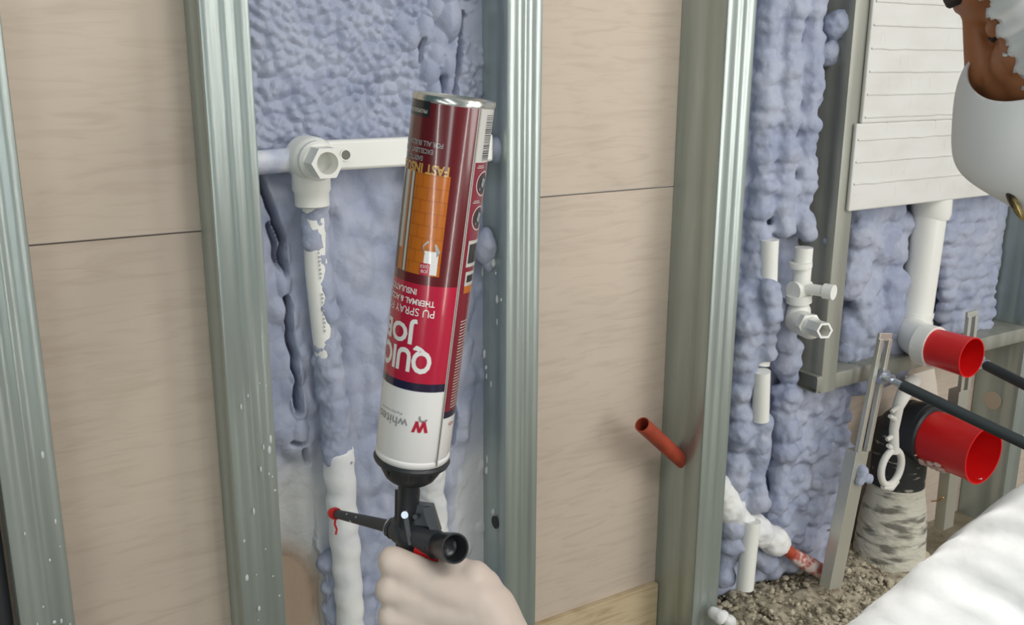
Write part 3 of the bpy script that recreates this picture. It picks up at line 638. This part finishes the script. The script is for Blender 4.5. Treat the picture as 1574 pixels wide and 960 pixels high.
# W mark: red peaks with a grey curl above
def poly(pts, dr=.0003):
    V = [cu(t_, z_, R + dr) for t_, z_ in pts]; return V, [list(range(len(V)))]
def q4(t0, za, t1, zb, w): return poly([(t0, za), (t0 + w, za), (t1 + w, zb), (t1, zb)])
W0 = -19
art('logo_mark', [q4(W0, 272, W0 + 5, 262, 5), q4(W0 + 10.5, 272, W0 + 5, 262, 4.5), q4(W0 + 10.5, 272, W0 + 16, 262, 4.5), q4(W0 + 20, 272, W0 + 15, 262, 4.5)], crimson, 'red double-peaked mark')
art('logo_mark', [poly([(W0 + 9 + 7 * math.cos(a_) , 259 + 4.2 * math.sin(a_)) for a_ in [PI * .15 * k for k in range(-1, 7)]] + [(W0 + 9 + 4 * math.cos(a_), 259 + 2.2 * math.sin(a_)) for a_ in [PI * .15 * k for k in range(6, -2, -1)]])], lgrey, 'grey curl beside the red mark')
# picture of brick wall being foamed
art('picture', [patch(-8, 72, 57.5, 138, .00018)], orange, 'printed picture of an orange brick wall')
g = []
for r_ in range(8):
    z_ = 58 + r_ * 10; g.append(patch(-8, 44, z_, z_ + .7, .00028))
    for k in range(3): th = -6 + k * 18 + (9 if r_ % 2 else 0); g.append(patch(th, th + .9, z_, min(z_ + 10, 137), .00028))
art('picture_brick_joints', g, orange2)
art('picture_frame_bars', [patch(46, 51, 57.5, 138, .0003), patch(57, 66, 57.5, 120, .0003)], lsilver); art('picture_frame_bars', [patch(44.5, 46, 57.5, 138, .00032), patch(51, 53, 57.5, 138, .00032), patch(66, 74, 57.5, 138, .00032)], ink)
art('picture_gun', [patch(-4, 16, 118, 137, .00032)], lwhite, 'small printed foam can'); art('picture_gun', [poly([(46, 98), (47.5, 97.2), (12, 116), (10, 118)], .0004), poly([(14, 110), (0, 112), (-6, 118), (-2, 122), (16, 121), (20, 115)], .0004)], ink)
art('picture_gun', [patch(6, 20, 128, 138, .00042)], crimson); text('picture_lettering', 'JOB', 8, 133.5, 2.6, lwhite, width=6, dr=.00055); text('picture_lettering', 'QUICK', 8, 129.5, 2.6, lwhite, width=7, dr=.00055)
# side panel: bar code, pictograms, fine print
art('barcode', [patch(-82, -43.5, 3.5, 45, .0002)], lsilver, 'silver panel of the bar code')
z_ = 8.0; g = []
while z_ < 43: w_ = random.choice([.35, .5, .8, 1.1]); g.append(patch(-78, -56, z_, z_ + w_, .0003)); z_ += w_ + random.choice([.5, .7, 1.0])
art('barcode_lines', g, ink)
def ringpatch(tc0, zc, r0, r1, dr=.0004, n=28):
    V = []; F = []
    for k in range(n):
        a_ = 2 * PI * k / n
        for r_ in (r0, r1): V.append(cu(tc0 + math.degrees(r_ * math.cos(a_) / 32.5), zc + r_ * math.sin(a_), R + dr))
    for k in range(n): F.append([2 * k, 2 * k + 1, (2 * k + 3) % (2 * n), (2 * k + 2) % (2 * n)])
    return V, F
for zc in (62, 90):
    art('pictogram', [ringpatch(-68, zc, 9.2, 10.2)], lsilver, 'ring of a pictogram'); art('pictogram', [ringpatch(-68, zc, .01, 7.8)], ink); art('pictogram', [poly([(-76, zc - 3), (-66, zc - 5), (-62, zc + 1), (-70, zc + 4)], .0006), poly([(-62, zc + 3), (-58, zc + 4), (-60, zc + 6)], .0006)], lgrey)
    art('pictogram', [patch(-66, -48, zc - 13.2, zc - 12.6, .0003), patch(-64, -50, zc - 14.6, zc - 14.1, .0003)], lsilver)
art('pictogram', [patch(-82, -50, 108, 130, .0003)], lsilver); art('pictogram', [patch(-80, -53, 111, 127, .0004)], ink); art('pictogram', [patch(-82, -52, 134, 152, .0003)], lsilver); art('pictogram', [patch(-78, -56, 137, 143, .0004)], ink); art('pictogram', [patch(-78, -52, 146, 152, .0005)], orange)
g = [patch(-76 + random.uniform(-3, 3), -55, z0_, z0_ + .9, .0003) for z0_ in np.arange(176, 252, 2.6)]
art('fine_print', g, lsilver, 'column of fine print lines')['kind'] = 'stuff'
text('side_lettering', 'MDI', -72, 266, 3.2, crimson, width=8)

# ------------------------------------------------------------------ the foam gun
gun = thing('foam_gun', W(650, 850, .85), 'black foam applicator gun with a red tip under the can', 'foam gun')
A = cT + az * .3055
obj('adapter', [lathe(A, az, [(.029, .001), (.0325, .0015), (.0338, .0035), (.0325, .0065), (.0268, .0085), (.0262, .014), (.022, .021), (.0185, .024), (.011, .026)], 48)], black, gun)
g = [];
for k in range(8):
    th = 2 * PI * k / 8; v = (lx * math.cos(th) + ly * math.sin(th)); g.append(tube([A + v * .0285 + az * .007, A + v * .0255 + az * .015], .0014, 8))
obj('adapter_ribs', g, black, gun)
nk0, nk1 = A + az * .023, W(624, 822, .866)
obj('neck', [tube([nk0, nk0.lerp(nk1, .3), nk1], [.0105, .009, .0105], 24), tube([W(640, 752, .862), W(636, 800, .862)], .0035, 10), tube([W(613, 752, .862), W(612, 812, .862)], .0035, 10)], black, gun)
gunm = mat('gun_grey', (66, 69, 74), .38, .2, bump=(60, (1, 1, 1), .15, .002))
bA, bB = W(606, 812, .875), W(672, 836, .842)
obj('gun_body', [tube([bA, bA.lerp(bB, .15), bB], [.009, .0115, .0115], 28), capsule(W(622, 808, .868), W(632, 832, .862), .013, .012), prism([W(625, 783, .858), W(640, 775, .856), W(665, 778, .852), (W(677, 818, .848)), W(655, 832, .85), W(628, 822, .856)], rot((0, 0, .016)))], gunm, gun)
obj('latch_plate', [prism([W(650, 781, .846), W(666, 779, .845), W(675, 815, .843), W(662, 818, .844), W(655, 800, .845)], rot((0, 0, .004))), prism([W(618, 785, .850), W(626, 783, .850), W(634, 836, .846), (W(628, 838, .846))], rot((0, 0, .004)))], gunm, gun, smooth=False)
obj('bolt', [tube([W(624, 791, .858), W(622, 791, .847)], .0032, 14)], zinc, gun, label='small steel bolt'); obj('bolt', [tube([W(638, 794, .858), W(638, 794, .849)], .0022, 14)], gunm, gun)
tip, bs = W(516, 789, .93), W(600, 809, .878)
obj('barrel', [tube([tip, bs], [.0042, .0060], 20), tube([bs.lerp(tip, .03), bs, bs.lerp(bA, 1)], [.0058, .0085, .0100], 24)], gunm, gun)
obj('washer', [tube([bs, bs.lerp(bA, .25)], .0093, 24)], zinc, gun)
g = [ball(tip.lerp(bs, k / 9 + random.uniform(-.03, .03)) + rot((random.uniform(-.001, .001), random.uniform(-.004, .003), -.0045)), random.uniform(.0008, .0016), 1) for k in range(1, 9)]
obj('foam_specks', g, mat('speck_pale', (170, 172, 176), .6), gun)['kind'] = 'stuff'
d_ = (tip - bs).normalized()
obj('red_tip', [lathe(tip - d_ * .002, d_, [(.0056, 0), (.006, .004), (.0045, .009), (.002, .012)], 16), tube([tip + rot((0, .003, 0)), tip + rot((-.001, .010, 0)), tip + rot((.001, .015, 0)), tip + rot((.0, .02, 0))], .0011, 8)], red, gun, label='red nozzle tip with a dangling thread')
kd = (bB - bA).normalized(); K = W(676, 837, .840)
kd2 = (W(703, 843, .808) - W(668, 836, .846)).normalized()
obj('regulator_knob', [lathe(W(668, 836, .846), kd2, [(.0115, 0), (.0125, .004), (.0105, .008), (.0108, .012), (.0122, .022), (.0128, .034), (.0128, .040), (.0112, .040), (.0085, .026), (.006, .024), (.0, .024)], 40)], mat('knob_black', (40, 42, 46), .28), gun)
hA, hB = W(648, 846, .858), W(690, 1010, .872)
obj('grip', [tube([W(640, 835, .866), hA, hA.lerp(hB, .5), hB], [.010, .0135, .0150, .0140], 24)], black, gun)
obj('red_insert', [tube([W(640, 842, .850), W(664, 852, .846), W(672, 858, .846)], [.006, .0065, .004], 14)], red, gun, label='red trim between body and grip')
obj('trigger', [tube([W(615, 835, .872), W(618, 880, .878), W(628, 925, .876)], [.004, .0045, .004], 12)], black, gun)

# ------------------------------------------------------------------ the person
man = thing('person', W(1900, 1500, .70), 'person in white hooded coverall and white mask reaching out with a gloved hand', 'person')
# head frame: F forward, U up, S towards the viewer's side
Fd = rot((-.80, .44, .36)).normalized(); Ud = rot((-.47, -.87, 0)); Ud = (Ud - Fd * Ud.dot(Fd)).normalized(); Sd = Fd.cross(Ud); 
if Sd.dot(rot((0, 0, -1))) < 0: Sd = -Sd
HC = Wc(.430, -.2566, .727)
def Hh(f, u, s_): return HC + Fd * f + Ud * u + Sd * s_
HM = Matrix((Fd, Ud, Sd)).transposed()
def el(f, u, s_, rf, ru, rs, sub=3): return ball(Hh(f, u, s_), 1, sub, (rf, ru, rs), HM)
elbow_, wrist_, shl, chest, neck = Wc(.165, .315, .60), Wc(.000, .300, .822), Wc(.385, .140, .565), Wc(.58, .20, .76), Wc(.52, -.04, .75)
face = [el(-.012, .03, 0, .092, .085, .072), el(.03, .03, 0, .060, .055, .062), el(.035, -.05, 0, .055, .062, .056), el(.06, -.085, 0, .032, .032, .034), el(.064, .024, .018, .024, .014, .030), el(.064, .024, -.018, .024, .014, .030),
        el(.058, -.035, .036, .026, .030, .024), el(.058, -.035, -.036, .026, .030, .024),
        capsule(Hh(.080, .010, 0), Hh(.096, -.034, 0), .0090, .012), el(.090, -.040, .012, .010, .009, .009), el(.090, -.040, -.012, .010, .009, .009), el(.083, -.066, 0, .012, .007, .022), el(.082, -.077, 0, .012, .008, .019),
        el(.070, -.006, .032, .013, .010, .015), el(.070, -.006, -.032, .013, .010, .015), el(-.01, -.01, .072, .02, .03, .008), el(-.01, -.01, -.072, .02, .03, .008),
        el(.070, -.060, 0, .036, .036, .036), el(.066, -.040, .022, .026, .028, .022), el(.066, -.040, -.022, .026, .028, .022), el(.052, -.058, .022, .040, .036, .036), el(.052, -.058, -.022, .040, .036, .036), capsule(Hh(-.03, -.06, 0), neck + (chest - neck) * .4, .056, .060)]
hand = []
wd_ = [(603, 862, .845), (600, 905, .845), (603, 948, .846), (612, 988, .848)]
hc_ = wrist_
fr_ = [.0118, .0120, .0115, .0105]
for i, (px, py, D) in enumerate(wd_):
    k_ = W(px, py, D - .008)
    hand.append(capsule(k_, W(745, 930 + i * 18, .838), fr_[i] * 1.15, .019))                 # metacarpal to wrist
    p1_ = W(px + 2 - i, py + 6, D + .028); p2_ = W(px + 45, py + 14, D + .046); p3_ = W(px + 82, py + 12, D + .030)
    hand += [capsule(k_, p1_, fr_[i], fr_[i] * .93), capsule(p1_, p2_, fr_[i] * .93, fr_[i] * .85), capsule(p2_, p3_, fr_[i] * .85, fr_[i] * .72)]
for i in range(3):
    a_, b_ = wd_[i], wd_[i + 1]; hand.append(capsule(W((a_[0] + b_[0]) / 2 + 24, (a_[1] + b_[1]) / 2 + 2, .8365), W(745, 940 + i * 16, .834), .0125, .019))
hand += [capsule(W(742, 905, .845), W(700, 874, .848), .018, .013), capsule(W(700, 875, .852), W(648, 868, .882), .0125, .0108), capsule(W(648, 868, .882), W(612, 872, .900), .0105, .009)]  # thumb over the far side
hand += [capsule(W(628, 885, .839), W(735, 925, .833), .015, .020), capsule(W(628, 930, .839), W(740, 950, .833), .015, .022), capsule(W(632, 975, .840), W(745, 975, .835), .015, .022), capsule(W(748, 940, .838), wrist_, .027, .028), capsule(W(728, 890, .842), W(768, 1000, .836), .017, .021)]
bodyg = face + [capsule(neck, chest, .06, .10)]
melt('body', bodyg, skin, man, voxel=.0028, smooth=4)
LOC_h = melt('glove', hand, latex, man, voxel=.0022, smooth=14, disp=lambda p, n: .0006 * fbm(p, 60, 2), label='cream rubber glove closed round the grip')
cw = wrist_ + (elbow_ - wrist_).normalized() * .012
obj('glove_cuff', [tube([W(783, 940, .829), W(790, 960, .828)][:1] + [wrist_ + (elbow_ - wrist_) * .1], [.034, .036], 28, inner=.0015)] if False else [lathe(wrist_, elbow_ - wrist_, [(.0325, -.004), (.0345, 0), (.033, .004), (.0335, .05)], 32)], latex, man, label='rolled cream cuff of the glove')
def foldd(p, n): return .006 * fbm(p, 9, 2) + .0025 * fbm(p + Vector((0, 0, p.x * 2)), 30, 2)
bot_ = chest + rot((.05, .30, .02))
cov = [capsule(elbow_.lerp(wrist_, .75), elbow_, .043, .058), capsule(elbow_, elbow_.lerp(shl, .55), .060, .072), capsule(elbow_.lerp(shl, .55), shl, .072, .082), capsule(shl, chest, .085, .11),
       capsule(chest, bot_, .14, .15), capsule(shl, chest + rot((0, .02, -.07)), .08, .12), capsule(chest, neck + (chest - neck) * .35, .10, .075), capsule(bot_, bot_ + rot((-.10, .22, -.08)), .13, .09), capsule(bot_, bot_ + rot((-.10, .22, .10)), .13, .09)]
sh2 = chest + rot((.03, .03, .15)); cov += [capsule(chest, sh2, .10, .075), capsule(sh2, sh2 + rot((.0, .26, .05)), .07, .055)]
melt('coverall', cov, suit, man, voxel=.006, smooth=10, disp=foldd, label='white coverall sleeve and torso')
# hood: shell round the skull, open at the face
hood = [el(-.022, .035, 0, .138, .108, .106), el(-.02, -.045, 0, .122, .088, .096), capsule(Hh(-.05, -.08, 0), neck + (chest - neck) * .35, .082, .09)]
def hooddisp(p, n):
    q = p - HC; f = q.dot(Fd); return .004 * fbm(p, 24, 3) + (.0022 * math.sin(q.dot(Ud) * 420 + 2 * fbm(p, 20, 1)) if f > .035 else 0)
def hoodcut(p):
    q = p - HC; f, u_, s_ = q.dot(Fd), q.dot(Ud), q.dot(Sd); return f > (.081 if s_ > 0 else .052) + .0025 * math.sin(u_ * 420) + .0015 * math.sin(u_ * 900) - max(0, u_ - .05) * .2
ho = melt('hood', hood, suit, man, voxel=.0032, smooth=4, disp=hooddisp, cut=hoodcut, label='crinkled white hood with a gathered edge')
sm = ho.modifiers.new('thick', 'SOLIDIFY'); sm.thickness = .002
# mask: cup over nose and mouth
def mk():
    V = []; F = []; nu, nv = 60, 72
    for i in range(nu + 1):
        t_ = i / nu * 1.57
        for j in range(nv):
            a_ = 2 * PI * j / nv; rr = math.sin(t_); cu_ = math.sin(a_); cs_ = math.cos(a_)
            f = max(0, 1 - rr ** 2.5) ** (1 / 2.5) if rr < 1 else 0
            fl_, u_, s_ = .035 + .093 * f, -.088 + .084 * cu_ * rr, .064 * cs_ * rr
            fl_ += .012 * math.exp(-((u_ + .088) / .03) ** 2) * f
            V.append(Hh(fl_, u_, s_))
    for i in range(nu):
        for j in range(nv):
            q = [i * nv + j, i * nv + (j + 1) % nv, (i + 1) * nv + (j + 1) % nv, (i + 1) * nv + j]
            F.append(q)
    return V, F
mo = obj('dust_mask', [mk()], maskM, man, label='white cup dust mask')
bm = bmesh.new(); bm.from_mesh(mo.data)
for sg in (1, -1): bmesh.ops.bisect_plane(bm, geom=bm.verts[:] + bm.edges[:] + bm.faces[:], plane_co=Hh(0, -.013, 0) - LOC[man], plane_no=Ud + Sd * (.88 * sg), clear_outer=True)
bm.to_mesh(mo.data); bm.free()
sm = mo.modifiers.new('thick', 'SOLIDIFY'); sm.thickness = .0015; sm.offset = 1
em = mat('emblem_gold', (168, 150, 96), .35, .6, noise=(70, (1, 1, 1), (60, 52, 36), .45, .58))
ec_ = W(1551, 322, .735)
obj('emblem', [ball(Hh(.1205, -.131, .026), 1, 2, (.0035, .015, .007), HM)], em, mo, label='small gold and dark oval emblem')
obj('eyebrow', [tube([Hh(.090, .034, -.012), Hh(.091, .028, .008), Hh(.087, .026, .024), Hh(.074, .028, .042)], [.002, .0035, .003, .001], 8)], hairM, man, label='dark eyebrow')
obj('eyelashes', [tube([Hh(.081, -.010, .022), Hh(.081, -.013, .034), Hh(.072, -.010, .044)], [.001, .0018, .001], 8)], hairM, man, label='lowered dark eyelashes')
